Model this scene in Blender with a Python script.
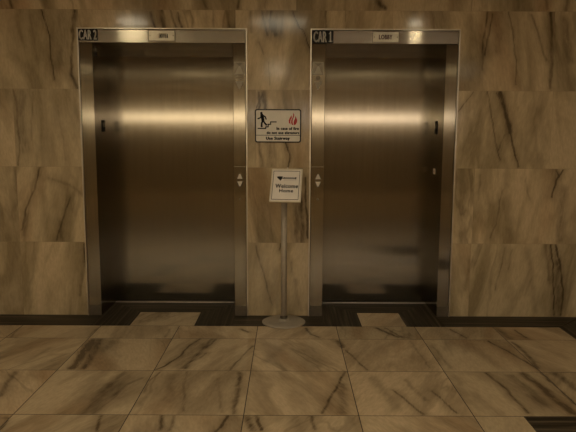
import bpy, bmesh, math, random
import numpy as np
from mathutils import Vector, Matrix

for o in list(bpy.data.objects): bpy.data.objects.remove(o)
S = bpy.context.scene
C = S.collection
random.seed(7)

# ------------------------------------------------------------------ camera
F_PX, PITCH, YAW, ROLL, CAM_D, CAM_H = 602.14, 0.1299, 0.0009, -0.0046, 4.8258, 1.4606
fw = Vector((math.sin(YAW)*math.cos(PITCH), math.cos(YAW)*math.cos(PITCH), -math.sin(PITCH)))
rt0 = Vector((math.cos(YAW), -math.sin(YAW), 0)); up0 = rt0.cross(fw)
rt = math.cos(ROLL)*rt0 - math.sin(ROLL)*up0
up = math.sin(ROLL)*rt0 + math.cos(ROLL)*up0
cam = bpy.data.cameras.new('camera'); cam.sensor_width = 36; cam.lens = F_PX/576*36
cam.clip_start = 0.05
camo = bpy.data.objects.new('camera', cam); C.objects.link(camo)
m = Matrix((rt, up, -fw)).transposed().to_4x4(); m.translation = Vector((0, -CAM_D, CAM_H))
camo.matrix_world = m
S.camera = camo

# ------------------------------------------------------------------ world, exposure
w = bpy.data.worlds.new('world'); S.world = w; w.use_nodes = True
w.node_tree.nodes['Background'].inputs[0].default_value = (0.02, 0.016, 0.01, 1)
w.node_tree.nodes['Background'].inputs[1].default_value = 0.3
S.view_settings.view_transform = 'Standard'; S.view_settings.look = 'None'
S.view_settings.gamma = 1.0; S.view_settings.use_curve_mapping = False
S.view_settings.exposure = 0.08
LAMP_COLOR = (1.0, 0.87, 0.61)
CEIL = 2.75
ROOM_X, ROOM_Y = 5.6, -10.6
# ceiling downlights: x, y, radius, strength
LAMPS = [(-3.75, -6.9, .20, 20.0, 'outermost left of the five over the middle of the lobby'),
         (-1.95, -6.9, .20, 20.0, 'second from left of the five over the middle of the lobby'),
         (-0.22, -6.9, .17, 95.0, 'central one of the five over the middle of the lobby'),
         (1.60, -6.9, .20, 20.0, 'second from right of the five over the middle of the lobby'),
         (3.35, -6.9, .20, 20.0, 'outermost right of the five over the middle of the lobby'),
         (-1.75, -2.15, .17, 28.0, 'left one of the row nearest the elevators'),
         (-0.1, -2.15, .32, 7.5, 'middle one of the row nearest the elevators'),
         (1.43, -2.15, .07, 110.0, 'small right one of the row nearest the elevators')]
# invented unseen wall lights, added for reflections in the doors: x0, x1, colour, strength, label
ADDED_WALL_LIGHTS = [(-4.9, -0.15, (1.0, .88, .70), 10.0, 'added unseen warm linear light facing the CAR 2 elevator'),
               (0.15, 4.15, (1.0, .88, .78), 10.0, 'added unseen cooler linear light facing the CAR 1 elevator')]

# ------------------------------------------------------------------ veins traced on the stone (metres on the wall / floor)
WALL_VEINS = [
(3,((-1.913,2.436),(-1.886,2.354),(-1.86,2.241),(-1.852,2.09),(-1.837,1.898)),0.0078,0.75),
(3,((-1.767,2.414),(-1.759,2.242),(-1.783,2.052)),0.078,0.3),
(3,((-1.658,2.43),(-1.686,2.128),(-1.702,1.937),(-1.651,1.838)),0.0195,0.6),
(3,((-1.643,2.415),(-1.672,2.28)),0.0312,0.4),
(3,((-2.0,2.391),(-1.979,2.203),(-1.955,2.051)),0.0117,0.2),
(4,((-2.148,2.517),(-2.137,2.442)),0.0156,0.6),
(4,((-1.879,2.503),(-1.874,2.444)),0.0312,0.25),
(2,((-2.203,1.812),(-2.248,1.703),(-2.279,1.586)),0.0117,0.55),
(2,((-2.156,1.812),(-2.14,1.665),(-2.141,1.509),(-2.133,1.351),(-2.155,1.231)),0.0117,0.5),
(2,((-2.093,1.805),(-2.103,1.626),(-2.101,1.351)),0.039,0.3),
(2,((-2.007,1.805),(-2.041,1.43)),0.0117,0.25),
(2,((-1.816,1.666),(-1.77,1.273)),0.0094,0.25),
(1,((-2.189,1.207),(-2.187,0.95),(-2.184,0.624)),0.0117,0.7),
(1,((-2.222,1.191),(-2.237,0.623)),0.039,0.3),
(1,((-1.981,1.208),(-2.038,1.032),(-2.119,0.853),(-2.151,0.706)),0.0101,0.55),
(1,((-2.112,0.829),(-2.137,0.665)),0.0234,0.3),
(1,((-1.743,0.976),(-1.823,0.789),(-1.871,0.625)),0.0109,0.55),
(1,((-1.84,0.773),(-1.83,0.642)),0.0195,0.3),
(1,((-1.921,1.129),(-1.747,1.073),(-1.638,0.985)),0.0195,0.25),
(0,((-2.186,0.591),(-2.198,0.291),(-2.196,0.004)),0.0234,0.6),
(0,((-2.243,0.207),(-2.221,0.004)),0.0234,0.4),
(0,((-1.657,0.593),(-1.643,0.444)),0.0117,0.7),
(0,((-1.659,0.444),(-1.703,0.167)),0.0195,0.35),
(0,((-2.274,0.541),(-2.319,0.021)),0.0234,0.25),
(0,((-1.914,0.584),(-1.969,0.443)),0.0156,0.15),
(3,((-0.985,2.433),(-0.965,2.306)),0.0234,0.6),
(3,((-0.916,2.433),(-0.872,2.306)),0.0156,0.5),
(3,((-0.854,2.418),(-0.825,2.299)),0.0109,0.9),
(3,((-1.071,2.417),(-1.035,2.305)),0.0117,0.7),
(3,((-0.482,2.435),(-0.452,2.308)),0.0125,0.35),
(3,((-0.583,2.435),(-0.577,2.307)),0.0125,0.3),
(3,((-0.637,2.434),(-0.639,2.307)),0.039,0.15),
(3,((-0.126,2.347),(-0.103,2.264)),0.039,0.6),
(3,((-0.204,2.436),(-0.165,2.249)),0.0156,0.5),
(3,((-0.134,2.422),(-0.119,2.324)),0.0117,0.5),
(3,((-0.041,2.437),(-0.056,2.257)),0.0156,0.35),
(3,((-0.127,2.422),(-0.126,2.287)),0.1092,0.35),
(3,((0.028,2.445),(0.067,2.348),(0.087,2.303),(0.114,2.288),(0.146,2.197),(0.178,2.137)),0.007,0.95),
(3,((-0.228,2.196),(-0.189,2.105)),0.0094,0.55),
(3,((-0.157,2.044),(-0.142,1.868)),0.0078,0.3),
(3,((-0.289,2.421),(-0.29,2.271)),0.0195,0.35),
(3,((0.291,2.439),(0.293,2.311)),0.0125,0.4),
(3,((0.446,2.439),(0.448,2.304)),0.0078,0.4),
(3,((0.245,2.424),(0.262,2.311)),0.039,0.2),
(3,((1.111,2.442),(1.132,2.3)),0.0078,0.25),
(3,((1.204,2.443),(1.21,2.3)),0.0702,0.3),
(4,((0.692,2.5),(0.74,2.456)),0.0312,0.6),
(4,((-0.374,2.525),(-0.389,2.451)),0.0156,0.5),
(4,((-0.991,2.507),(-1.0,2.448)),0.0156,0.2),
(4,((-0.659,2.509),(-0.629,2.449)),0.0156,0.4),
(4,((-0.173,2.511),(-0.181,2.451)),0.0078,0.3),
(4,((1.989,2.521),(2.001,2.454)),0.0156,0.4),
(4,((2.159,2.522),(2.148,2.447)),0.0234,0.5),
(4,((1.773,2.52),(1.776,2.46)),0.0156,0.25),
(2,((-0.236,1.813),(-0.22,1.713),(-0.244,1.611)),0.0117,0.8),
(2,((-0.189,1.813),(-0.173,1.658)),0.0273,0.7),
(2,((-0.205,1.79),(-0.248,1.689)),0.0117,0.5),
(2,((-0.229,1.415),(-0.205,1.232)),0.0234,0.5),
(2,((-0.014,1.416),(0.018,1.321),(0.003,1.225)),0.0086,0.85),
(2,((-0.133,1.439),(-0.117,1.233)),0.0702,0.35),
(2,((-0.031,1.814),(-0.015,1.675)),0.0234,0.25),
(1,((0.139,1.138),(0.149,0.92),(0.168,0.651)),0.0125,0.8),
(1,((0.061,0.92),(0.079,0.626)),0.0234,0.35),
(1,((0.109,0.961),(0.127,0.626)),0.0234,0.5),
(1,((0.076,0.96),(0.087,0.626)),0.0702,0.3),
(1,((-0.294,1.096),(-0.246,0.918),(-0.23,0.649)),0.0078,0.25),
(1,((-0.157,0.919),(-0.116,0.633)),0.0117,0.3),
(1,((-0.197,0.959),(-0.206,0.632)),0.0546,0.2),
(0,((-0.259,0.583),(-0.206,0.4),(-0.124,0.09)),0.0101,0.5),
(0,((-0.059,0.6),(-0.067,0.551)),0.0109,0.6),
(0,((0.039,0.451),(0.031,0.368)),0.0078,0.6),
(0,((0.064,0.301),(0.107,0.048)),0.0234,0.3),
(0,((-0.1,0.384),(-0.083,0.09)),0.039,0.2),
(3,((1.545,2.43),(1.517,2.219),(1.519,1.991)),0.0109,0.6),
(3,((1.585,2.415),(1.56,2.279),(1.537,2.105)),0.0094,0.6),
(3,((1.638,2.43),(1.637,2.144)),0.0624,0.25),
(3,((1.708,2.43),(1.748,2.258),(1.782,2.068),(1.792,1.877)),0.0086,0.55),
(3,((1.887,2.409),(1.96,2.221),(2.016,2.069)),0.014,0.45),
(3,((2.034,2.424),(2.058,2.146),(2.061,1.855)),0.0195,0.6),
(3,((2.145,2.372),(2.204,2.07)),0.0468,0.4),
(3,((1.407,2.406),(1.444,1.913)),0.0312,0.15),
(2,((1.566,1.821),(1.605,1.682),(1.638,1.486),(1.696,1.289)),0.0078,0.6),
(2,((1.669,1.814),(1.724,1.667),(1.764,1.511)),0.0234,0.75),
(2,((1.638,1.814),(1.689,1.729)),0.0094,0.5),
(2,((1.745,1.565),(1.793,1.408),(1.842,1.234)),0.0094,0.85),
(2,((1.717,1.487),(1.684,1.368)),0.0078,0.45),
(2,((1.456,1.821),(1.345,1.665)),0.0078,0.5),
(2,((2.188,1.824),(2.223,1.291)),0.039,0.3),
(2,((1.992,1.684),(2.055,1.29)),0.0468,0.15),
(1,((2.204,1.211),(2.153,1.131),(2.129,0.994)),0.0101,0.9),
(1,((2.148,1.211),(2.175,1.155)),0.0094,0.7),
(1,((2.214,1.051),(2.216,0.643)),0.0546,0.35),
(1,((1.541,1.168),(1.542,0.967)),0.0117,0.3),
(1,((1.732,1.049),(1.712,0.968),(1.689,0.764),(1.646,0.657)),0.0078,0.45),
(1,((1.904,1.13),(1.953,0.969)),0.0094,0.3),
(1,((1.395,1.224),(1.42,0.623)),0.0468,0.25),
(1,((1.742,1.169),(1.826,0.642)),0.0468,0.15),
(0,((2.145,0.602),(2.174,0.394),(2.206,0.015)),0.0086,0.9),
(0,((2.186,0.602),(2.229,0.436),(2.267,0.227),(2.264,0.015)),0.0117,0.85),
(0,((2.203,0.461),(2.236,0.058)),0.0312,0.4),
(0,((2.104,0.602),(2.146,0.311)),0.0156,0.3),
(0,((1.772,0.575),(1.741,0.392),(1.708,0.225)),0.0094,0.35),
(0,((1.83,0.559),(1.806,0.393)),0.0094,0.3),
(0,((1.491,0.475),(1.461,0.224)),0.0195,0.25),
(0,((1.96,0.56),(2.046,0.057)),0.039,0.2)]
FLOOR_VEINS = [
(0,((-2.06,-0.329),(-2.023,-0.563)),0.0128,0.45),
(0,((-1.453,-0.345),(-1.461,-0.556)),0.0153,0.4),
(0,((-0.36,-0.355),(-0.294,-0.426)),0.0213,0.6),
(0,((0.147,-0.323),(0.173,-0.466),(0.23,-0.534)),0.017,0.7),
(0,((0.689,-0.316),(0.763,-0.435),(0.822,-0.526)),0.0213,0.8),
(0,((0.759,-0.315),(0.851,-0.526)),0.0119,0.6),
(0,((1.258,-0.333),(1.32,-0.542)),0.0102,0.65),
(0,((1.745,-0.351),(1.772,-0.536)),0.0128,0.8),
(0,((1.622,-0.328),(1.646,-0.538)),0.034,0.45),
(0,((-0.896,-0.362),(-0.897,-0.549)),0.017,0.3),
(1,((-1.396,-0.621),(-1.385,-0.828),(-1.369,-1.033),(-1.366,-1.154)),0.0383,1.0),
(1,((-1.411,-0.664),(-1.406,-0.867)),0.017,0.8),
(1,((-1.353,-0.62),(-1.307,-0.942),(-1.29,-1.153)),0.034,0.7),
(1,((-1.254,-0.662),(-1.261,-0.826)),0.051,0.3),
(1,((-0.633,-0.589),(-0.686,-0.718),(-0.718,-0.935),(-0.782,-1.114),(-0.847,-1.198)),0.0119,0.8),
(1,((-0.546,-0.588),(-0.595,-0.857),(-0.633,-1.043),(-0.649,-1.146)),0.0255,0.6),
(1,((-0.517,-0.588),(-0.564,-0.778)),0.0128,0.7),
(1,((-0.551,-0.876),(-0.578,-0.97)),0.0128,0.5),
(1,((-0.239,-0.733),(-0.296,-0.911),(-0.359,-1.176)),0.0111,0.6),
(1,((0.37,-0.62),(0.388,-0.746)),0.0298,0.6),
(1,((0.41,-0.806),(0.468,-1.03),(0.515,-1.167)),0.0111,0.55),
(1,((0.893,-0.614),(0.917,-1.129)),0.0128,0.3),
(1,((1.461,-0.606),(1.518,-0.792),(1.576,-0.999),(1.604,-1.171)),0.0119,0.75),
(1,((1.628,-0.626),(1.642,-0.83),(1.612,-1.121)),0.0213,0.6),
(1,((1.033,-0.697),(1.046,-1.127)),0.017,0.3),
(1,((-1.648,-0.791),(-1.707,-1.055)),0.0255,0.25),
(1,((-0.615,-0.717),(-0.686,-1.113)),0.0765,0.3),
(1,((-0.013,-0.71),(-0.143,-1.037)),0.0425,0.2),
(1,((0.091,-0.81),(0.215,-1.085)),0.051,0.2),
(1,((1.304,-0.693),(1.367,-1.124)),0.051,0.15),
(2,((-1.697,-1.224),(-1.662,-1.408),(-1.624,-1.575)),0.0255,0.5),
(2,((-1.012,-1.216),(-1.056,-1.487),(-1.089,-1.782)),0.0255,0.35),
(2,((-1.036,-1.416),(-1.052,-1.556),(-1.04,-1.77)),0.068,0.4),
(2,((-0.883,-1.309),(-0.959,-1.415),(-0.982,-1.582)),0.0213,0.4),
(2,((-0.794,-1.214),(-0.828,-1.339),(-0.823,-1.513)),0.0102,0.45),
(2,((-0.625,-1.212),(-0.61,-1.411),(-0.551,-1.753)),0.0102,0.4),
(2,((-0.709,-1.261),(-0.653,-1.618)),0.051,0.25),
(2,((-0.426,-1.305),(-0.346,-1.763)),0.017,0.25),
(2,((-0.292,-1.224),(-0.281,-1.507),(-0.286,-1.775)),0.0255,0.6),
(2,((0.366,-1.201),(0.282,-1.474),(0.189,-1.77)),0.0136,0.65),
(2,((0.329,-1.402),(0.298,-1.757)),0.0425,0.4),
(2,((0.621,-1.47),(0.677,-1.631),(0.728,-1.777)),0.0111,0.6),
(2,((0.523,-1.294),(0.607,-1.706)),0.051,0.25),
(2,((0.72,-1.323),(0.778,-1.604)),0.0255,0.3),
(2,((0.846,-1.482),(0.913,-1.764)),0.0094,0.6),
(2,((1.25,-1.208),(1.288,-1.435),(1.295,-1.76)),0.0136,0.7),
(2,((1.483,-1.221),(1.513,-1.461),(1.532,-1.758)),0.0383,0.8),
(2,((1.396,-1.254),(1.428,-1.661)),0.051,0.45),
(2,((1.597,-1.188),(1.601,-1.46),(1.6,-1.66)),0.0102,0.8),
(2,((1.685,-1.219),(1.707,-1.459)),0.0425,0.5),
(3,((-1.44,-1.876),(-1.435,-1.973)),0.0128,0.7),
(3,((-1.486,-1.843),(-1.45,-1.843)),0.0102,0.5),
(3,((-0.978,-1.816),(-0.948,-1.979)),0.0136,0.75),
(3,((-0.913,-1.838),(-0.893,-1.978)),0.068,0.2),
(3,((-0.657,-1.813),(-0.635,-1.966)),0.0187,0.65),
(3,((-0.594,-1.812),(-0.585,-1.965)),0.0153,0.5),
(3,((-0.309,-1.81),(-0.331,-1.899),(-0.352,-1.984)),0.0119,0.85),
(3,((-0.213,-1.82),(-0.168,-1.962)),0.0298,0.6),
(3,((-0.161,-1.808),(-0.123,-1.961)),0.0153,0.7),
(3,((0.129,-1.806),(0.144,-1.949)),0.0153,0.65),
(3,((0.044,-1.829),(0.068,-1.96)),0.051,0.25),
(3,((0.807,-1.822),(0.876,-1.953)),0.051,0.25)]

# ------------------------------------------------------------------ materials
def new_mat(name):
    m = bpy.data.materials.new(name); m.use_nodes = True
    return m, m.node_tree.nodes, m.node_tree.links, m.node_tree.nodes['Principled BSDF']

def nd(N, t, **kw):
    n = N.new(t)
    for k, v in kw.items(): setattr(n, k, v)
    return n

def mathn(N, L, op, a, b=None, clamp=False):
    n = N.new('ShaderNodeMath'); n.operation = op; n.use_clamp = clamp
    for i, v in enumerate((a, b)):
        if v is None: continue
        if isinstance(v, (int, float)): n.inputs[i].default_value = v
        else: L.new(v, n.inputs[i])
    return n.outputs[0]

def ramp(N, L, fac, stops):
    r = N.new('ShaderNodeValToRGB'); L.new(fac, r.inputs[0])
    e = r.color_ramp.elements
    e[0].position, e[0].color = stops[0][0], (*stops[0][1], 1)
    e[1].position, e[1].color = stops[1][0], (*stops[1][1], 1)
    for p, c in stops[2:]:
        x = e.new(p); x.color = (*c, 1)
    return r.outputs[0]

def mix(N, L, fac, a, b, mode='MIX'):
    n = N.new('ShaderNodeMix'); n.data_type = 'RGBA'; n.blend_type = mode
    for i, v in ((0, fac), (6, a), (7, b)):
        if isinstance(v, (int, float)): n.inputs[i].default_value = v
        elif isinstance(v, tuple): n.inputs[i].default_value = (*v, 1)
        else: L.new(v, n.inputs[i])
    return n.outputs[2]

def marble(name, stretch, skew, light, mid, vein, rough, red=(.36, .21, .10)):
    """polished beige stone: bands and fine veins run along the stretched axis; every tile is offset by its own seed"""
    m, N, L, B = new_mat(name)
    geo = nd(N, 'ShaderNodeTexCoord'); sep = nd(N, 'ShaderNodeSeparateXYZ'); L.new(geo.outputs['Object'], sep.inputs[0])
    seed = nd(N, 'ShaderNodeAttribute', attribute_name='seed').outputs['Fac']
    va = nd(N, 'ShaderNodeAttribute', attribute_name='vein').outputs['Fac']
    x, y, z = sep.outputs
    lon = mathn(N, L, 'ADD', y, z)                       # along the grain (Y on floors, Z on walls)
    xs = mathn(N, L, 'ADD', x, mathn(N, L, 'MULTIPLY', lon, mathn(N, L, 'MULTIPLY', mathn(N, L, 'SINE', mathn(N, L, 'MULTIPLY', seed, 3.1)), skew)))
    cb = nd(N, 'ShaderNodeCombineXYZ'); L.new(xs, cb.inputs[0])
    L.new(mathn(N, L, 'MULTIPLY', lon, stretch), cb.inputs[1]); L.new(mathn(N, L, 'MULTIPLY', seed, 7.77), cb.inputs[2])
    def noise(scale, detail, rough_, dist=0.):
        n = nd(N, 'ShaderNodeTexNoise'); L.new(cb.outputs[0], n.inputs['Vector'])
        n.inputs['Scale'].default_value = scale; n.inputs['Detail'].default_value = detail
        n.inputs['Roughness'].default_value = rough_; n.inputs['Distortion'].default_value = dist
        return n.outputs['Fac']
    bands = noise(4.0, 3, .55, .5)
    c = ramp(N, L, bands, [(.36, mid), (.56, light)])
    warm = noise(2.6, 2, .5, .2)
    c = mix(N, L, ramp(N, L, warm, [(.54, (0, 0, 0)), (.72, (.5, .5, .5))]), c, red)
    tone = mathn(N, L, 'FRACT', mathn(N, L, 'MULTIPLY', seed, .377))
    c = mix(N, L, 1.0, c, ramp(N, L, tone, [(0., (.86, .87, .86)), (1., (1.04, 1.03, 1.02))]), 'MULTIPLY')
    # thin natural veins where a distorted noise crosses its middle
    v1 = noise(2.3, 4, .55, .35)
    line = mathn(N, L, 'SUBTRACT', 1.0, mathn(N, L, 'MULTIPLY', mathn(N, L, 'ABSOLUTE', mathn(N, L, 'SUBTRACT', v1, .5)), 42.), True)
    gate = ramp(N, L, noise(1.7, 1, .5), [(.48, (0, 0, 0)), (.64, (1, 1, 1))])
    c = mix(N, L, mathn(N, L, 'MULTIPLY', mathn(N, L, 'MULTIPLY', line, gate), .38), c, vein)
    # traced veins, their edge broken by fine noise
    fine = noise(30., 4, .65, .3)
    brk = mathn(N, L, 'ADD', mathn(N, L, 'MULTIPLY', fine, 2.4), -.05)
    k = mathn(N, L, 'MULTIPLY', mathn(N, L, 'MULTIPLY', va, brk, True), .92, True)
    c = mix(N, L, k, c, vein)
    grain = noise(70., 3, .6)
    c = mix(N, L, 1.0, c, ramp(N, L, grain, [(.3, (.88, .88, .87)), (.7, (1.08, 1.08, 1.08))]), 'MULTIPLY')
    L.new(c, B.inputs['Base Color'])
    B.inputs['Roughness'].default_value = rough
    B.inputs['Specular IOR Level'].default_value = .32
    return m

M = {}
M['wall'] = marble('polished beige wall stone', .28, .16, (.59, .465, .285), (.325, .25, .14), (.075, .050, .022), .12)
M['floor'] = marble('polished beige floor stone', .30, .5, (.66, .51, .325), (.42, .315, .195), (.10, .066, .034), .20)

def plain(name, col, rough=.5, metal=0., emit=None, strength=0., noise_amt=.12, scale=25.):
    m, N, L, B = new_mat(name)
    tc = nd(N, 'ShaderNodeTexCoord'); n = nd(N, 'ShaderNodeTexNoise'); L.new(tc.outputs['Object'], n.inputs['Vector'])
    n.inputs['Scale'].default_value = scale; n.inputs['Detail'].default_value = 3
    lo, hi = 1-noise_amt, 1+noise_amt*.5
    c = mix(N, L, 1.0, tuple(col), ramp(N, L, n.outputs['Fac'], [(.3, (lo,)*3), (.7, (hi,)*3)]), 'MULTIPLY')
    L.new(c, B.inputs['Base Color'])
    B.inputs['Roughness'].default_value = rough; B.inputs['Metallic'].default_value = metal
    if emit:
        B.inputs['Emission Color'].default_value = (*emit, 1); B.inputs['Emission Strength'].default_value = strength
    return m

def brushed(name, axis, col, rough, aniso=.75, streak=.10, vary=.02):
    """stainless steel with the brushing lines along `axis`"""
    m, N, L, B = new_mat(name)
    tc = nd(N, 'ShaderNodeTexCoord'); mp = nd(N, 'ShaderNodeMapping'); L.new(tc.outputs['Object'], mp.inputs[0])
    sc = [260., 260., 260.]; sc['XYZ'.index(axis)] = 3.
    mp.inputs['Scale'].default_value = sc
    n = nd(N, 'ShaderNodeTexNoise'); L.new(mp.outputs[0], n.inputs['Vector']); n.inputs['Scale'].default_value = 1.; n.inputs['Detail'].default_value = 4
    mp2 = nd(N, 'ShaderNodeMapping'); L.new(tc.outputs['Object'], mp2.inputs[0]); s2 = [22., 22., 22.]; s2['XYZ'.index(axis)] = .8
    mp2.inputs['Scale'].default_value = s2
    n2 = nd(N, 'ShaderNodeTexNoise'); L.new(mp2.outputs[0], n2.inputs['Vector']); n2.inputs['Scale'].default_value = 1.
    c = mix(N, L, 1.0, tuple(col), ramp(N, L, n.outputs['Fac'], [(.3, (1-streak,)*3), (.7, (1+streak*.4,)*3)]), 'MULTIPLY')
    c = mix(N, L, 1.0, c, ramp(N, L, n2.outputs['Fac'], [(.35, (1-vary*2,)*3), (.65, (1.,)*3)]), 'MULTIPLY')
    L.new(c, B.inputs['Base Color'])
    B.inputs['Metallic'].default_value = 1.
    L.new(mathn(N, L, 'ADD', mathn(N, L, 'MULTIPLY', n.outputs['Fac'], .10), rough-.05), B.inputs['Roughness'])
    B.inputs['Anisotropic'].default_value = aniso
    g = nd(N, 'ShaderNodeNewGeometry'); t = nd(N, 'ShaderNodeVectorMath', operation='CROSS_PRODUCT')
    L.new(g.outputs['Normal'], t.inputs[0]); t.inputs[1].default_value = [1. if a == axis else 0. for a in 'XYZ']
    L.new(t.outputs[0], B.inputs['Tangent'])
    return m

STEEL = (.60, .53, .42)
M['panel'] = brushed('brushed steel door', 'Z', (.145, .122, .084), .14, .97)
M['jamb'] = brushed('brushed steel jamb', 'Z', (.185, .157, .108), .16, .96)
M['head'] = brushed('brushed steel header', 'X', (.30, .265, .20), .14, 1.)
M['edge'] = plain('polished steel edge', (.60, .53, .41), .28, 1., noise_amt=.05)
M['dull'] = plain('dull grey metal', (.13, .105, .07), .45, .6)
M['bright_metal'] = plain('bright worn metal', (.72, .66, .56), .35, 1.)
M['etched'] = plain('etched steel', (.20, .17, .12), .45, 1.)
M['arrow'] = plain('frosted arrow lens', (.62, .56, .46), .5, 0.)
M['arrow_dim'] = plain('clouded arrow lens', (.27, .235, .17), .5, .4)
M['black'] = plain('black plastic', (.008, .006, .005), .8)
M['ink'] = plain('dark ink', (.008, .006, .005), .8)
M['white_text'] = plain('cream lettering', (1., .96, .86), .5)
M['ivory'] = plain('ivory sign face', (.78, .73, .62), .5, noise_amt=.05)
M['paper'] = plain('white card', (.84, .77, .68), .6, noise_amt=.04)
M['holder'] = plain('pale holder rim', (.74, .66, .50), .35, noise_amt=.04)
M['red'] = plain('red flame print', (.50, .02, .018), .5)
M['plate'] = plain('satin brass-toned plate', (.42, .37, .27), .32, .9)
M['plate_ink'] = plain('red brown ink', (.07, .02, .012), .5)
M['grout'] = plain('dark grout', (.045, .028, .014), .8)
M['joint'] = plain('wall joint filler', (.27, .20, .12), .8)
M['paint'] = plain('warm ceiling paint', (.52, .44, .33), .8, scale=4)
M['room'] = plain('far lobby wall stone', (.62, .54, .40), .5, noise_amt=.2, scale=1.6)
M['body'] = plain('satin fixture body', (.5, .47, .42), .4)

def border(name, axis):
    m, N, L, B = new_mat(name)
    tc = nd(N, 'ShaderNodeTexCoord'); mp = nd(N, 'ShaderNodeMapping'); L.new(tc.outputs['Object'], mp.inputs[0])
    sc = [46., 46., 46.]; sc['XYZ'.index(axis)] = 1.2
    mp.inputs['Scale'].default_value = sc
    n = nd(N, 'ShaderNodeTexNoise'); L.new(mp.outputs[0], n.inputs['Vector']); n.inputs['Scale'].default_value = 1.; n.inputs['Detail'].default_value = 3
    n.inputs['Distortion'].default_value = .3
    c = ramp(N, L, n.outputs['Fac'], [(.40, (.022, .016, .009)), (.56, (.060, .046, .029)), (.68, (.13, .10, .068))])
    L.new(c, B.inputs['Base Color']); B.inputs['Roughness'].default_value = .5; B.inputs['Specular IOR Level'].default_value = .25
    return m
M['border_x'] = border('dark striated stone along X', 'X')
M['border_y'] = border('dark striated stone along Y', 'Y')

# ------------------------------------------------------------------ mesh helpers
def obj(name, bm, mats, parent=None, loc=(0, 0, 0), smooth=False):
    me = bpy.data.meshes.new(name)
    if isinstance(bm, bmesh.types.BMesh):
        bmesh.ops.recalc_face_normals(bm, faces=bm.faces); bm.to_mesh(me); bm.free()
    else:
        me = bm
    if not isinstance(mats, (list, tuple)): mats = [mats]
    for x in mats: me.materials.append(x)
    if smooth:
        for p in me.polygons: p.use_smooth = True
    o = bpy.data.objects.new(name, me); C.objects.link(o)
    o.location = loc
    if parent: o.parent = parent
    return o

def empty(name, loc, rotz=0.):
    o = bpy.data.objects.new(name, None); C.objects.link(o); o.location = loc; o.rotation_euler = (0, 0, rotz)
    o.empty_display_size = .1
    return o

def tag(o, label, cat=None, group=None, kind=None):
    o['label'] = label
    if cat: o['category'] = cat
    if group: o['group'] = group
    if kind: o['kind'] = kind
    return o

def box(bm, x0, x1, y0, y1, z0, z1, bev=0., seg=2):
    r = bmesh.ops.create_cube(bm, size=1.)
    vs = r['verts']
    bmesh.ops.scale(bm, vec=(abs(x1-x0), abs(y1-y0), abs(z1-z0)), verts=vs)
    bmesh.ops.translate(bm, vec=((x0+x1)/2, (y0+y1)/2, (z0+z1)/2), verts=vs)
    if bev:
        es = list({e for v in vs for e in v.link_edges})
        bmesh.ops.bevel(bm, geom=es, offset=bev, segments=seg, affect='EDGES', profile=.5)
    return bm

def B1(*a, **k): return box(bmesh.new(), *a, **k)

def prism(bm, pts, y0, y1):
    """polygon in the XZ plane given a thickness along Y"""
    a = [bm.verts.new((x, y0, z)) for x, z in pts]; b = [bm.verts.new((x, y1, z)) for x, z in pts]
    bm.faces.new(a); bm.faces.new(b[::-1]); n = len(pts)
    for i in range(n): bm.faces.new((a[i], b[i], b[(i+1) % n], a[(i+1) % n]))
    return bm

def capsule(bm, p, q, w, y0, y1):
    d = Vector((q[0]-p[0], q[1]-p[1])); a = math.atan2(d.y, d.x); pts = []
    for c, s in ((q, -math.pi/2), (p, math.pi/2)):
        for i in range(7):
            t = a+s+math.pi*i/6; pts.append((c[0]+w/2*math.cos(t), c[1]+w/2*math.sin(t)))
    return prism(bm, pts, y0, y1)

def rrect(x0, x1, z0, z1, r, n=6):
    pts = []
    for cx, cz, s in ((x1-r, z1-r, 0), (x0+r, z1-r, .5), (x0+r, z0+r, 1), (x1-r, z0+r, 1.5)):
        for i in range(n+1):
            t = math.pi*(s+.5*i/n); pts.append((cx+r*math.cos(t), cz+r*math.sin(t)))
    return pts

def frame_ring(bm, outer, inner, y0, y1):
    n = len(outer)
    v = [[bm.verts.new((x, y, z)) for x, z in ring] for ring in (outer, inner) for y in (y0, y1)]
    of, ob, inf, inb = v
    for i in range(n):
        j = (i+1) % n
        bm.faces.new((of[i], of[j], inf[j], inf[i])); bm.faces.new((ob[i], inb[i], inb[j], ob[j]))
        bm.faces.new((of[i], ob[i], ob[j], of[j])); bm.faces.new((inf[i], inf[j], inb[j], inb[i]))
    return bm

def lathe(bm, prof, cx=0, cy=0, n=48):
    rings = []
    for r, z in prof:
        rings.append([bm.verts.new((cx, cy, z))] if r < 1e-6 else [bm.verts.new((cx+r*math.cos(2*math.pi*i/n), cy+r*math.sin(2*math.pi*i/n), z)) for i in range(n)])
    for a, b in zip(rings, rings[1:]):
        for i in range(n):
            j = (i+1) % n
            if len(a) == 1 and len(b) == 1: continue
            if len(a) == 1: bm.faces.new((a[0], b[j], b[i]))
            elif len(b) == 1: bm.faces.new((a[i], a[j], b[0]))
            else: bm.faces.new((a[i], a[j], b[j], b[i]))
    return bm

def cyl_y(bm, x, z, r, y0, y1, n=20):
    return prism(bm, [(x+r*math.cos(2*math.pi*i/n), z+r*math.sin(2*math.pi*i/n)) for i in range(n)], y0, y1)

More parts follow.
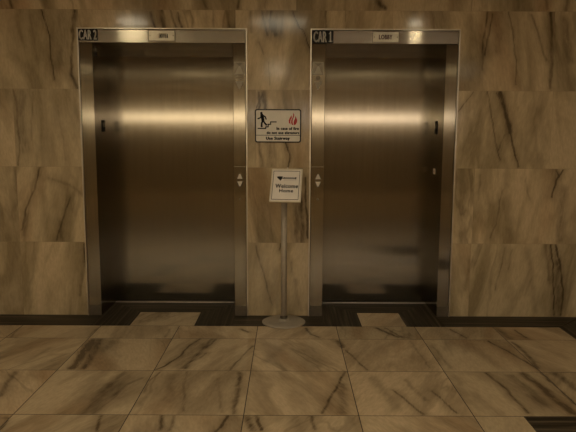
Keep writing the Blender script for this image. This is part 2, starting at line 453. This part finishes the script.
def text_mesh(s, x0, x1, z0, z1, y, depth=.0008, bold=0.):
    """lettering fitted to the rectangle x0..x1, z0..z1, facing -Y"""
    cu = bpy.data.curves.new('t', 'FONT'); cu.body = s; cu.size = 1.; cu.resolution_u = 4; cu.space_character = 1.12
    t = bpy.data.objects.new('t', cu); C.objects.link(t)
    bpy.context.view_layer.update()
    me = bpy.data.meshes.new_from_object(t.evaluated_get(bpy.context.evaluated_depsgraph_get()))
    bpy.data.objects.remove(t); bpy.data.curves.remove(cu)
    co = np.array([v.co[:] for v in me.vertices]); mn, mx = co.min(0), co.max(0)
    for v in me.vertices:
        u = (v.co.x-mn[0])/(mx[0]-mn[0]); k = (v.co.y-mn[1])/(mx[1]-mn[1])
        v.co = (x0+u*(x1-x0), y, z0+k*(z1-z0))
    bm = bmesh.new()
    h = abs(z1-z0)*bold
    for dx, dz in ([(-h, 0), (h, 0), (0, h*.7), (0, -h*.7)] if bold else [(0, 0)]):   # a heavier face: the same letters set slightly apart
        n0 = len(bm.verts); bm.from_mesh(me); bm.verts.ensure_lookup_table()
        for v in bm.verts[n0:]: v.co.x += dx; v.co.z += dz
    bpy.data.meshes.remove(me)
    r = bmesh.ops.extrude_face_region(bm, geom=list(bm.faces))
    for g in r['geom']:
        if isinstance(g, bmesh.types.BMVert): g.co.y += depth
    return bm

# ------------------------------------------------------------------ stone tiles with traced veins
def tiles_mesh(name, tiles, veins, plane, step):
    """tiles: (u0,u1,v0,v1,row,seed,tile rect); plane 'xz' at y=0 or 'xy' at z=0. One island per tile."""
    V, Fc, vein, seed = [], [], [], []
    off = 0
    for (u0, u1, v0, v1, row, sd, rect) in tiles:
        st = step if isinstance(step, float) else step(u0, u1, v0, v1)
        nu = max(1, int(math.ceil((u1-u0)/st))); nv = max(1, int(math.ceil((v1-v0)/st)))
        U, W = np.meshgrid(np.linspace(u0, u1, nu+1), np.linspace(v0, v1, nv+1))
        P = np.stack([U.ravel(), W.ravel()], 1)
        a = np.zeros(len(P))
        for (r, pts, wd, s) in veins:
            if r != row: continue
            mid = pts[len(pts)//2] if len(pts) > 2 else ((pts[0][0]+pts[1][0])/2, (pts[0][1]+pts[1][1])/2)
            if not (rect[0]-.01 <= mid[0] <= rect[1]+.01): continue
            q = np.array(pts)
            lo, hi = q.min(0)-wd*8, q.max(0)+wd*8
            sel = np.where((P[:, 0] > lo[0]) & (P[:, 0] < hi[0]) & (P[:, 1] > lo[1]) & (P[:, 1] < hi[1]))[0]
            if not len(sel): continue
            X = P[sel].copy()
            X[:, 0] += .003*np.sin(X[:, 1]*23+sd)+.0015*np.sin(X[:, 1]*61+2*sd)
            d = np.full(len(sel), 9.)
            for p0, p1 in zip(q, q[1:]):
                e = p1-p0; t = np.clip(((X-p0)@e)/(e@e), 0, 1)
                d = np.minimum(d, np.linalg.norm(X-p0-t[:, None]*e, axis=1))
            g = min(1., s*1.2)*np.exp(-(d/(wd*.8))**2)
            g = np.maximum(g, .38*s*np.exp(-(d/(wd*.7+.028))**2))          # the vein's soft stained margin
            a[sel] = 1-(1-a[sel])*(1-g)
        V.append(np.stack([P[:, 0], np.zeros(len(P)), P[:, 1]], 1) if plane == 'xz' else np.stack([P[:, 0], P[:, 1], np.zeros(len(P))], 1))
        idx = np.arange((nu+1)*(nv+1)).reshape(nv+1, nu+1)+off
        f = np.stack([idx[:-1, :-1], idx[:-1, 1:], idx[1:, 1:], idx[1:, :-1]], -1).reshape(-1, 4)
        Fc.append(f); vein.append(a); seed.append(np.full(len(P), sd)); off += len(P)
    V = np.concatenate(V); Fc = np.concatenate(Fc); vein = np.concatenate(vein); seed = np.concatenate(seed)
    me = bpy.data.meshes.new(name)
    me.vertices.add(len(V)); me.vertices.foreach_set('co', V.ravel().astype(np.float32))
    me.loops.add(len(Fc)*4); me.loops.foreach_set('vertex_index', Fc.ravel().astype(np.int32))
    me.polygons.add(len(Fc)); me.polygons.foreach_set('loop_start', np.arange(0, len(Fc)*4, 4, dtype=np.int32))
    me.update(calc_edges=True)
    for nm, arr in (('vein', vein), ('seed', seed)):
        at = me.attributes.new(nm, 'FLOAT', 'POINT'); at.data.foreach_set('value', arr.astype(np.float32))
    return me

def join_mesh(me, extra, mats):
    """adds the faces of bmesh `extra` (material slot 1) to a tile mesh"""
    bm = bmesh.new(); bm.from_mesh(me)
    n0 = len(bm.faces)
    tmp = bpy.data.meshes.new('tmp'); bmesh.ops.recalc_face_normals(extra, faces=extra.faces); extra.to_mesh(tmp); extra.free()
    bm.from_mesh(tmp); bpy.data.meshes.remove(tmp)
    bm.faces.ensure_lookup_table()
    for f in bm.faces[n0:]: f.material_index = 1
    bm.to_mesh(me); bm.free()
    for x in mats: me.materials.append(x)
    return me

# frames: outer left, outer right, inner left, inner right
CAR2 = (-1.641, -.320, -1.526, -.430)
CAR1 = (.173, 1.3385, .2895, 1.232)
TOP, HEAD = 2.297, 2.184
REC = .405

def build_front_wall():
    G = .0006
    joints = {0: [-6.1, -4.62, -3.39, -2.172, -.95, .272, 1.495, 2.9, 4.1, 6.1],
              1: [-6.1, -4.62, -3.39, -2.172, -.95, -.004, 1.499, 2.73, 3.95, 6.1],
              2: [-6.1, -3.39, -2.168, -1.2, -.253, .967, 2.09, 3.41, 6.1],
              3: [-6.1, -4.07, -2.85, -1.63, -.41, .81, 2.066, 3.29, 6.1],
              4: [-6.1, -3.6, -2.38, -1.16, .06, 1.28, 2.5, 3.72, 6.1]}
    zs = [0, .61, 1.22, 1.83, 2.435, CEIL]
    tiles = []
    for r in range(5):
        for i, (ja, jb) in enumerate(zip(joints[r], joints[r][1:])):
            sd = (r*13.37+i*5.11) % 17
            ja, jb = max(ja, -ROOM_X), min(jb, ROOM_X)
            cuts = sorted({ja+G, jb-G}|{c for c in (CAR2[0], CAR2[1], CAR1[0], CAR1[1]) if ja < c < jb})
            for u0, u1 in zip(cuts, cuts[1:]):
                mid = (u0+u1)/2
                blocked = CAR2[0] < mid < CAR2[1] or CAR1[0] < mid < CAR1[1]
                v0, v1 = zs[r]+G, zs[r+1]-G
                if blocked:
                    v0 = max(v0, TOP)
                    if v1 <= v0: continue
                tiles.append((u0, u1, v0, v1, r, sd, (ja, jb)))
    me = tiles_mesh('wall_front', tiles, WALL_VEINS, 'xz', lambda a, b, c, d: .008 if (a > -3 and b < 3.3) else .4)
    bm = bmesh.new()
    xs = [-ROOM_X-.1, CAR2[0], CAR2[1], CAR1[0], CAR1[1], ROOM_X+.1]
    for a, b in ((0, 1), (2, 3), (4, 5)): box(bm, xs[a], xs[b], .002, .7, -.05, CEIL)
    for a, b in ((1, 2), (3, 4)): box(bm, xs[a], xs[b], .002, .7, TOP, CEIL)
    join_mesh(me, bm, [M['wall'], M['joint']])
    o = bpy.data.objects.new('wall_front', me); C.objects.link(o)
    tag(o, 'polished beige veined stone tile wall around both elevators', 'wall', kind='structure')

BORDER_Y, BORDER_X, BAND_Y = -.281, 2.125, -1.805
INS = ((-1.230, -.722), (.583, .936)); INS_Y = .087

def build_floor():
    G = .0026; X0, T = -.2271, .61
    ys = [BORDER_Y, -.580, -1.19, -1.80]
    while ys[-1] > ROOM_Y-.1: ys.append(ys[-1]-T)
    xs = [X0+T*i for i in range(-10, 11)]
    tiles = []; n = 0
    for r in range(len(ys)-1):
        for i in range(len(xs)-1):
            n += 1; sd = (r*7.9+i*3.3+1.7) % 19
            x0, x1 = max(xs[i], -ROOM_X), min(xs[i+1], ROOM_X)
            y1, y0 = ys[r], max(ys[r+1], ROOM_Y)
            if x1-x0 < .02 or y1-y0 < .02: continue
            segs = []
            if r <= 2:                                    # stop at the dark band on the right, resume beyond it
                if x0 < BORDER_X: segs.append((x0, min(x1, BORDER_X)))
                if x1 > BORDER_X+.30: segs.append((max(x0, BORDER_X+.30), x1))
            elif r == 3:
                if x0 < 1.257: segs.append((x0, min(x1, 1.257)))
                if x1 > BORDER_X+.30: segs.append((max(x0, BORDER_X+.30), x1))
            else: segs.append((x0, x1))
            for a, b in segs:
                if b-a > .03: tiles.append((a+G, b-G, y0+G, y1-G, r if r < 4 else 9, sd, (x0, x1)))
    for k, (a, b) in enumerate(INS):
        tiles.append((a+G, b-G, BORDER_Y+G, INS_Y-G, 8, 3.3+k*4.4, (a, b)))
    me = tiles_mesh('floor', tiles, FLOOR_VEINS, 'xy', lambda a, b, c, d: .008 if (abs(a) < 2.6 and c > -2.5) else .4)
    bm = bmesh.new()
    box(bm, -ROOM_X-.1, ROOM_X+.1, ROOM_Y-.1, .7, -.08, -.0012)
    join_mesh(me, bm, [M['floor'], M['grout']])
    o = bpy.data.objects.new('floor', me); C.objects.link(o)
    tag(o, 'polished beige veined stone tile floor of the lobby', 'floor', kind='structure')

def build_border():
    """dark striated stone strip along the wall, round the pale tile at each threshold and down the right side"""
    bm = bmesh.new(); G = .001
    def poly(pts, mi, z=0.):
        vs = [bm.verts.new((x, y, z)) for x, y in pts]
        lo = [bm.verts.new((x, y, z-.03)) for x, y in pts]
        f = [bm.faces.new(vs), bm.faces.new(lo[::-1])]
        for i in range(len(pts)):
            j = (i+1) % len(pts); f.append(bm.faces.new((vs[j], vs[i], lo[i], lo[j])))
        for x in f: x.material_index = mi
    yb, yi, ys = BORDER_Y+G, INS_Y+G, REC-.022
    doors = ((CAR2[2], CAR2[3], *INS[0]), (CAR1[2], CAR1[3], *INS[1]))
    x = -ROOM_X
    for (L_, R_, a, b) in doors:
        # strip along the wall up to the mitre at the jamb
        poly([(x, yb), (a-.02-(0-yb), yb), (L_, -.001), (x, -.001)], 0)
        poly([(a-.02-(0-yb)+G*2, yb), (a-G, yb), (a-G, yi-G), (L_+G, ys), (L_+G, -.001)], 1)
        w = (ys-yi)
        poly([(a-G, yi), (b+G, yi), (R_-G*2, ys), (L_+G*3, ys)], 0)
        poly([(b+G, yb), (b+.02+(0-yb)-G*2, yb), (R_-G, -.001), (R_-G, ys), (b+G, yi-G)], 1)
        x = b+.02+(0-yb)
        nxt = R_
        start = (x, R_)
        # remember the slanted start of the next run
        if (L_, R_) == (CAR2[2], CAR2[3]):
            poly([(x, yb), (INS[1][0]-.02+yb-.0, yb), (CAR1[2], -.001), (R_, -.001)], 0)
            x = None
            first = False
        if x is None:
            x = 1e9
            break
    L_, R_, a, b = doors[1]
    poly([(a-.02+yb+G*2, yb), (a-G, yb), (a-G, yi-G), (L_+G, ys), (L_+G, -.001)], 1)
    poly([(a-G, yi), (b+G, yi), (R_-G*2, ys), (L_+G*3, ys)], 0)
    poly([(b+G, yb), (b+.02-yb-G*2, yb), (R_-G, -.001), (R_-G, ys), (b+G, yi-G)], 1)
    poly([(b+.02-yb, yb), (BORDER_X, yb), (BORDER_X+.28, -.001), (R_, -.001)], 0)
    poly([(BORDER_X+.28+G*2, -.001), (ROOM_X, -.001), (ROOM_X, yb), (BORDER_X+.30, yb), (BORDER_X+.30, -.03)], 0)
    poly([(BORDER_X+G, yb), (BORDER_X+G, BAND_Y), (BORDER_X+.30-G, BAND_Y), (BORDER_X+.30-G, -.03)], 1)
    poly([(1.259, BAND_Y+.003), (BORDER_X+.30-G, BAND_Y+.003-.0), (BORDER_X+.30-G, BAND_Y-.60), (1.259, BAND_Y-.60)], 0)
    o = obj('trim_1', bm, [M['border_x'], M['border_y']])
    tag(o, 'dark striated stone border set into the floor along the elevator wall', 'floor border', kind='structure')

build_front_wall(); build_floor(); build_border()
o = obj('ceiling', B1(-ROOM_X-.1, ROOM_X+.1, ROOM_Y-.1, .7, CEIL, CEIL+.1), M['paint']); tag(o, 'plain warm painted lobby ceiling', 'ceiling', kind='structure')
o = obj('wall_back', B1(-ROOM_X-.1, ROOM_X+.1, ROOM_Y-.1, ROOM_Y, -.05, CEIL), M['room']); tag(o, 'plain stone wall on the far side of the lobby', 'wall', kind='structure')
o = obj('wall_left', B1(-ROOM_X-.1, -ROOM_X, ROOM_Y, 0, -.05, CEIL), M['room']); tag(o, 'plain stone side wall left of the elevators', 'wall', kind='structure')
o = obj('wall_right', B1(ROOM_X, ROOM_X+.1, ROOM_Y, 0, -.05, CEIL), M['room']); tag(o, 'plain stone side wall right of the elevators', 'wall', kind='structure')

# ------------------------------------------------------------------ elevator doors (structure)
def elevator(n, D, label):
    a0, a1, i0, i1 = D
    cx = (a0+a1)/2
    root = empty('door_%d' % n, (cx, 0, 0)); tag(root, label, 'elevator door', kind='structure')
    def P(name, bm, mat, **k):
        bmesh.ops.translate(bm, vec=(-cx, 0, 0), verts=bm.verts)
        return obj(name, bm, mat, root, **k)
    e, yf = .010, -.010
    P('jamb', B1(a0+e+.003, i0, yf, REC+.03, .001, HEAD-.001, bev=.0025), M['jamb'])
    P('jamb', B1(i1, a1-e-.003, yf, REC+.03, .001, HEAD-.001, bev=.0025), M['jamb'])
    P('header', B1(a0+e+.003, a1-e-.003, yf, REC+.03, HEAD+.001, TOP-e-.003, bev=.0025), M['head'])
    bm = bmesh.new()                                            # bright returned edge round the casing
    box(bm, a0, a0+e, yf-.008, .02, .001, TOP, bev=.002); box(bm, a1-e, a1, yf-.008, .02, .001, TOP, bev=.002)
    box(bm, a0+e, a1-e, yf-.008, .02, TOP-e, TOP, bev=.002)
    P('casing_edge', bm, M['edge'])
    P('casing_reveal', B1(a0+.002, a0+e+.004, .0, .05, .001, TOP-.002), M['black'])
    P('door_panel', B1(i0-.05, i1+.05, REC, REC+.03, .010, HEAD+.05, bev=.002), M['panel'])
    bm = bmesh.new()
    box(bm, i0+.001, i1-.001, REC-.020, REC-.012, -.02, .007, bev=.001)
    P('sill_nosing', bm, M['bright_metal'])
    P('sill', B1(i0+.001, i1-.001, REC-.011, REC+.05, -.02, .004), M['dull'])
    # dull kick band where the casing meets the floor
    bm = bmesh.new()
    for xa, xb in ((a0+e+.004, i0-.001), (i1+.001, a1-e-.004)): box(bm, xa, xb, yf-.0015, yf, .001, .085)
    P('kick_plate', bm, M['dull'])
    return root

door1 = elevator(1, CAR1, 'closed brushed steel elevator door under the CAR 1 label')
door2 = elevator(2, CAR2, 'closed brushed steel elevator door under the CAR 2 label')
YF = -.010

# ------------------------------------------------------------------ car number labels
def car_label(s, x0, x1, z0, z1, label):
    t = empty('car_number_label', ((x0+x1)/2, YF, z0)); tag(t, label, 'sign', 'black car number labels')
    bm = prism(bmesh.new(), rrect(x0, x1, z0, z1, .004), YF-.003, YF)
    bmesh.ops.translate(bm, vec=-t.location, verts=bm.verts); obj('plate', bm, M['black'], t)
    h = z1-z0
    bm = text_mesh(s, x0+.012, x1-.010, z0+.10*h, z1-.10*h, YF-.0042, .001, .04)
    if s.endswith('1'):
        xe = x1-.010
        for v in bm.verts:
            v.co.x -= .012*(v.co.x-x0)/(x1-x0)
        box(bm, xe-.026, xe, YF-.0042, YF-.0032, z0+.13*h, z0+.13*h+.006); capsule(bm, (xe-.015, z1-.16*h), (xe-.023, z1-.27*h), .005, YF-.0042, YF-.0032)
    bmesh.ops.translate(bm, vec=-t.location, verts=bm.verts); obj('lettering', bm, M['white_text'], t)
car_label('CAR 2', -1.634, -1.479, 2.199, 2.287, 'black label reading CAR 2 at header corner of left elevator')
car_label('CAR 1', .187, .351, 2.186, 2.284, 'black label reading CAR 1 at header corner of right elevator')

# ------------------------------------------------------------------ floor name plates on the headers
def name_plate(x0, x1, z0, z1, tx, tz, label, dark):
    t = empty('floor_name_plate', ((x0+x1)/2, YF, z0)); tag(t, label, 'plate', 'header plates')
    def P(name, bm, mat):
        bmesh.ops.translate(bm, vec=-t.location, verts=bm.verts); return obj(name, bm, mat, t)
    P('plate', B1(x0, x1, YF-.004, YF, z0, z1, bev=.0015), M['plate'])
    bm = frame_ring(bmesh.new(), rrect(x0+.001, x1-.001, z0+.001, z1-.001, .002), rrect(x0+.006, x1-.006, z0+.005, z1-.005, .002), YF-.0048, YF-.0038)
    P('border_line', bm, M['dull'])
    if dark: P('display', B1(tx[0]+.012, tx[1]+.006, YF-.0052, YF-.004, tz[0]-.001, tz[1]+.001), M['ink'])
    P('lettering', text_mesh('LOBBY', *tx, *tz, YF-.0062, .0012, .06), M['plate'] if dark else M['plate_ink'])
    for x in (x0+.016, x1-.016):
        P('screw', cyl_y(bmesh.new(), x, (z0+z1)/2, .0045, YF-.0058, YF-.003, 12), M['dull'])
name_plate(-1.088, -.876, 2.196, 2.281, (-1.012, -.940), (2.222, 2.252), 'small plate with dark lettering on header of left elevator', True)
name_plate(.652, .862, 2.194, 2.277, (.705, .806), (2.218, 2.252), 'small plate reading LOBBY in brown on header of right elevator', False)

# ------------------------------------------------------------------ hall lanterns on the inner jambs
def lantern(x0, x1, label, round_mark):
    xc = (x0+x1)/2
    t = empty('hall_lantern', (xc, YF, 1.82)); tag(t, label, 'lantern', 'hall lanterns on the jambs')
    def P(name, bm, mat):
        bmesh.ops.translate(bm, vec=-t.location, verts=bm.verts); return obj(name, bm, mat, t)
    P('lens_panel', B1(x0, x1, YF-.0025, YF, 1.945, 2.044, bev=.001), M['etched'])
    P('up_arrow', prism(bmesh.new(), [(xc-.033, 1.950), (xc+.033, 1.950), (xc+.006, 2.010), (xc-.006, 2.010)], YF-.005, YF-.002), M['arrow_dim'])
    bm = prism(bmesh.new(), [(xc-.030, 2.035), (xc+.030, 2.035), (xc+.004, 2.014), (xc-.004, 2.014)], YF-.0032, YF-.0022)
    P('etched_mark', bm, M['dull'])
    P('down_arrow', prism(bmesh.new(), [(xc-.031, 1.896), (xc+.031, 1.896), (xc+.004, 1.834), (xc-.004, 1.834)], YF-.005, YF), M['arrow_dim'])
    if round_mark:
        P('chime_grille', cyl_y(bmesh.new(), xc, 1.921, .020, YF-.002, YF), M['dull'])
    else:
        bm = bmesh.new()
        for z in (1.934, 1.922, 1.910): box(bm, xc-.034, xc+.034, YF-.002, YF, z-.002, z+.002)
        P('chime_grille', bm, M['dull'])
lantern(-.424, -.338, 'etched arrow lantern on jamb of left elevator above the call buttons', False)
lantern(.192, .278, 'etched arrow lantern on jamb of right elevator above the call buttons', True)

# ------------------------------------------------------------------ call button stations
def call_station(x0, x1, bx, label):
    t = empty('call_button_panel', ((x0+x1)/2, YF, .93)); tag(t, label, 'call button panel', 'elevator call button panels')
    def P(name, bm, mat):
        bmesh.ops.translate(bm, vec=-t.location, verts=bm.verts); return obj(name, bm, mat, t)
    P('panel', B1(x0, x1, YF-.003, YF, .90, 1.229, bev=.001), M['jamb'])
    P('panel_edge', B1(x0, x1, YF-.0045, YF-.002, 1.2255, 1.230), M['etched'])
    y = YF-.003
    for s, name in ((1, 'up_button'), (-1, 'down_button')):
        zc = 1.120+s*.029
        b = P(name, prism(bmesh.new(), [(bx-.026, zc-s*.022), (bx+.026, zc-s*.022), (bx+.008, zc+s*.024), (bx-.008, zc+s*.024)], y-.002, y+.001), M['dull'])
        pts = [(bx-.020, zc-s*.018), (bx+.020, zc-s*.018), (bx+.005, zc+s*.019), (bx-.005, zc+s*.019)]
        bm = prism(bmesh.new(), pts, y-.005, y)
        bmesh.ops.translate(bm, vec=-t.location, verts=bm.verts); obj('arrow', bm, M['arrow'], b)
    k = P('key_switch', cyl_y(bmesh.new(), bx, .968, .008, y-.003, y+.001, 16), M['etched'])
    bm = B1(bx-.0015, bx+.0015, y-.0036, y-.0028, .961, .975); bmesh.ops.translate(bm, vec=-t.location, verts=bm.verts); obj('key_slot', bm, M['ink'], k)
call_station(-.427, -.334, -.382, 'call button panel with up and down arrows on left elevator jamb')
call_station(.187, .286, .243, 'call button panel with up and down arrows on right elevator jamb')

# ------------------------------------------------------------------ lock slots inside the jambs
def jamb_lock(xin, s, y0, y1, z0, z1, label, kind):
    """s = direction the reveal faces (+1 faces +X)"""
    t = empty('jamb_lock', (xin, (y0+y1)/2, z0)); tag(t, label, 'lock')
    def P(name, bm, mat):
        bmesh.ops.translate(bm, vec=-t.location, verts=bm.verts); return obj(name, bm, mat, t)
    yc, h = (y0+y1)/2, z1-z0
    if kind == 'light':
        P('plate', B1(xin, xin+s*.004, y0, y1, z0, z1, bev=.001), M['arrow'])
        P('screw', B1(xin+s*.003, xin+s*.006, yc-.006, yc+.006, (z0+z1)/2-.006, (z0+z1)/2+.006, bev=.001), M['dull'])
        return
    P('escutcheon', B1(xin, xin+s*.003, y0, y1, z0, z1, bev=.001), M['black'])
    P('latch', B1(xin+s*.002, xin+s*.010, yc-.022, yc+.018, z0+.42*h, z0+.80*h, bev=.002), M['etched'])
    P('keyhole_plate', B1(xin+s*.002, xin+s*.005, yc-.028, yc+.028, z0+.05*h, z0+.28*h, bev=.001), M['ink'])
jamb_lock(CAR2[2], 1, .165, .250, 1.500, 1.594, 'black lock slot with small latch inside left jamb of left elevator', 'slot')
jamb_lock(CAR2[2], 1, .045, .090, 2.095, 2.165, 'small black lock slot near the top inside left jamb of left elevator', 'slot')
jamb_lock(CAR1[3], -1, .180, .265, 1.490, 1.600, 'black lock slot inside right jamb of right elevator', 'slot')
jamb_lock(CAR1[3], -1, .205, .265, 1.160, 1.205, 'small pale plate below the lock slot inside right jamb of right elevator', 'light')

# ------------------------------------------------------------------ fire evacuation sign
def SX(c): return -.26+(c-55)*.363/470
def SZ(c): return 1.680-(c-52)*.26/344
t = empty('evacuation_sign', (-.078, 0, 1.42)); tag(t, 'rectangular wall sign with running figure, red flame and use stairway wording', 'sign')
def P(name, bm, mat, par=None):
    bmesh.ops.translate(bm, vec=-t.location, verts=bm.verts); return obj(name, bm, mat, par or t)
P('board', prism(bmesh.new(), rrect(-.261, .105, 1.419, 1.681, .018), -.006, -.001), M['ivory'])
P('rim', frame_ring(bmesh.new(), rrect(-.261, .105, 1.419, 1.681, .018), rrect(-.252, .096, 1.428, 1.672, .012), -.0085, -.0055), M['ink'])
P('divider', B1(-.253, .097, -.0072, -.0055, 1.4745, 1.4785), M['ink'])
bm = bmesh.new(); ya, yb_ = -.0073, -.0058
cyl_y(bm, SX(120), SZ(92), .0095, ya, yb_, 16)
for pts, wd in (([(124, 112), (132, 140), (136, 168)], .024), ([(122, 118), (108, 142), (86, 150)], .010), ([(134, 114), (160, 130), (168, 154)], .010),
                ([(136, 166), (124, 196), (122, 230)], .014), ([(136, 166), (150, 188), (170, 214)], .013), ([(122, 230), (130, 232)], .007), ([(170, 214), (178, 208)], .007)):
    for p, q in zip(pts, pts[1:]): capsule(bm, (SX(p[0]), SZ(p[1])), (SX(q[0]), SZ(q[1])), wd, ya, yb_)
P('running_figure', bm, M['ink'])
bm = bmesh.new(); pts = [(86, 251), (165, 251), (165, 234), (190, 234), (190, 208), (215, 208), (215, 183), (272, 183)]
for p, q in zip(pts, pts[1:]): capsule(bm, (SX(p[0]), SZ(p[1])), (SX(q[0]), SZ(q[1])), .0085, ya, yb_)
P('stair_line', bm, M['ink'])
bm = bmesh.new()
for poly in ([(430, 112), (412, 138), (400, 165), (402, 192), (420, 210), (416, 185), (420, 162), (432, 140)],
             [(446, 85), (456, 105), (455, 128), (445, 150), (440, 172), (442, 198), (450, 216), (432, 210), (424, 190), (426, 165), (438, 140), (445, 115)],
             [(470, 118), (478, 140), (486, 160), (485, 185), (472, 208), (456, 217), (449, 196), (453, 170), (464, 150)]):
    prism(bm, [(SX(x), SZ(y)) for x, y in poly], ya, yb_)
P('flame', bm, M['red'])
P('lettering', text_mesh('In case of fire', SX(278), SX(503), SZ(265), SZ(236), ya, .001, .10), M['ink'])
P('lettering', text_mesh('do not use elevators', SX(176), SX(505), SZ(308), SZ(281), ya, .001, .10), M['ink'])
P('lettering', text_mesh('Use Stairway', SX(170), SX(410), SZ(376), SZ(338), ya, .001, .10), M['ink'])

# ------------------------------------------------------------------ sign stand
SXc, SYc = -.026, -.182
t = empty('sign_stand', (SXc, SYc, 0)); tag(t, 'grey floor stand with round base holding a tilted Welcome Home card', 'sign stand')
prof = [(0, .0), (.166, .0), (.172, .003), (.172, .008), (.166, .012), (.12, .017), (.06, .022), (.04, .026), (.034, .036), (.0, .037)]
obj('base', lathe(bmesh.new(), prof, n=64), plain('grey painted steel', (.38, .33, .26), .42, 0.), t, smooth=True)
obj('pole', lathe(bmesh.new(), [(0, .03), (.023, .03), (.023, 1.09), (0, 1.09)], n=32), plain('satin grey pole', (.42, .36, .275), .5, 0.), t, smooth=True)
obj('collar', lathe(bmesh.new(), [(0, .036), (.028, .036), (.030, .040), (.030, .052), (.0245, .056), (0, .056)], n=32), M['dull'], t, smooth=True)
TH, PS = math.radians(35), math.radians(-6.5)
R = Matrix.Rotation(PS, 4, 'Z') @ Matrix.Rotation(-TH, 4, 'X')
WH, HH = .118, .144
PC = Vector((-.008+.023, -.10, 1.100))                    # centre of the card relative to the stand
def H(name, bm, mat, par=t, smooth=False):
    bmesh.ops.transform(bm, matrix=Matrix.Translation(PC) @ R, verts=bm.verts); return obj(name, bm, mat, par, smooth=smooth)
back = H('holder', B1(-WH, WH, -.002, .010, -HH, HH, bev=.003), M['holder'])
H('rim', frame_ring(bmesh.new(), rrect(-WH, WH, -HH, HH, .004), rrect(-WH+.010, WH-.010, -HH+.010, HH-.010, .003), -.006, -.001), M['holder'], back)
cd = H('card', B1(-WH+.010, WH-.010, -.0035, -.001, -HH+.010, HH-.010), M['paper'])
H('border_line', frame_ring(bmesh.new(), rrect(-WH+.014, WH-.018, -HH+.018, HH-.018, .002), rrect(-WH+.018, WH-.022, -HH+.023, HH-.022, .002), -.0042, -.003), M['dull'], cd)
H('lettering', text_mesh('Welcome', -.080, .090, -.024, .010, -.0042, .0008, .05), M['ink'], cd)
H('lettering', text_mesh('Home', -.048, .055, -.062, -.034, -.0042, .0008, .05), M['ink'], cd)
bm = bmesh.new(); lz = .062
prism(bm, [(-.078, lz+.012), (-.056, lz+.016), (-.030, lz+.014), (-.034, lz-.004), (-.046, lz-.024), (-.056, lz-.012), (-.068, lz-.002)], -.0042, -.003)
for i, (x, wd, hh) in enumerate([(-.026, .013, .012), (-.010, .013, .010), (.006, .011, .010), (.020, .012, .011), (.035, .010, .010), (.048, .010, .010), (.062, .011, .014)]):
    prism(bm, [(x, lz-hh*.45), (x+wd, lz-hh*.45), (x+wd+.002, lz+hh*.6), (x+.002, lz+hh*.6)], -.0042, -.003)
prism(bm, [(-.044, lz-.004), (.068, lz-.002), (.070, lz+.001), (-.044, lz+.001)], -.0042, -.003)
prism(bm, [(-.02, lz-.017), (.076, lz-.015), (.076, lz-.0135), (-.02, lz-.0155)], -.0042, -.003)
H('printed_mark', bm, M['ink'], cd)
H('clip', B1(-.004, .004, -.004, .012, HH-.001, HH+.014, bev=.002), M['bright_metal'])
bm = bmesh.new(); box(bm, -.020, .020, -.112, .012, 1.062, 1.078, bev=.002)
obj('bracket', bm, M['dull'], t)

# ------------------------------------------------------------------ lobby lamps behind the camera and the added wall lights
for (x, y, r, s, where) in LAMPS:
    t = empty('ceiling_light', (x, y, CEIL)); tag(t, 'round ceiling light, '+where, 'ceiling light', 'round lobby ceiling lights')
    obj('trim_ring', lathe(bmesh.new(), [(r, 0), (r+.03, 0), (r+.03, -.012), (r+.005, -.020), (r, -.016), (r, 0)], n=40), M['body'], t, smooth=True)
    obj('diffuser', lathe(bmesh.new(), [(0, -.002), (r, -.002), (r, -.010), (0, -.012)], n=40), plain('lit diffuser', (.8, .8, .8), .5, 0, LAMP_COLOR, s), t)
for (x0, x1, col, s, label) in ADDED_WALL_LIGHTS:  # made-up glowing bars that give the steel its bright band
    xc, zc = (x0+x1)/2, 1.88
    t = empty('added_wall_light', (xc, ROOM_Y, zc)); tag(t, label, 'wall light')
    w_ = (x1-x0)/2
    obj('housing', B1(-w_, w_, 0, .04, .02, .16, bev=.004), M['body'], t)
    obj('diffuser', B1(-w_+.02, w_-.02, .04, .20, .00, .18, bev=.01), plain('added light diffuser', (.8, .8, .8), .5, 0, col, s), t)
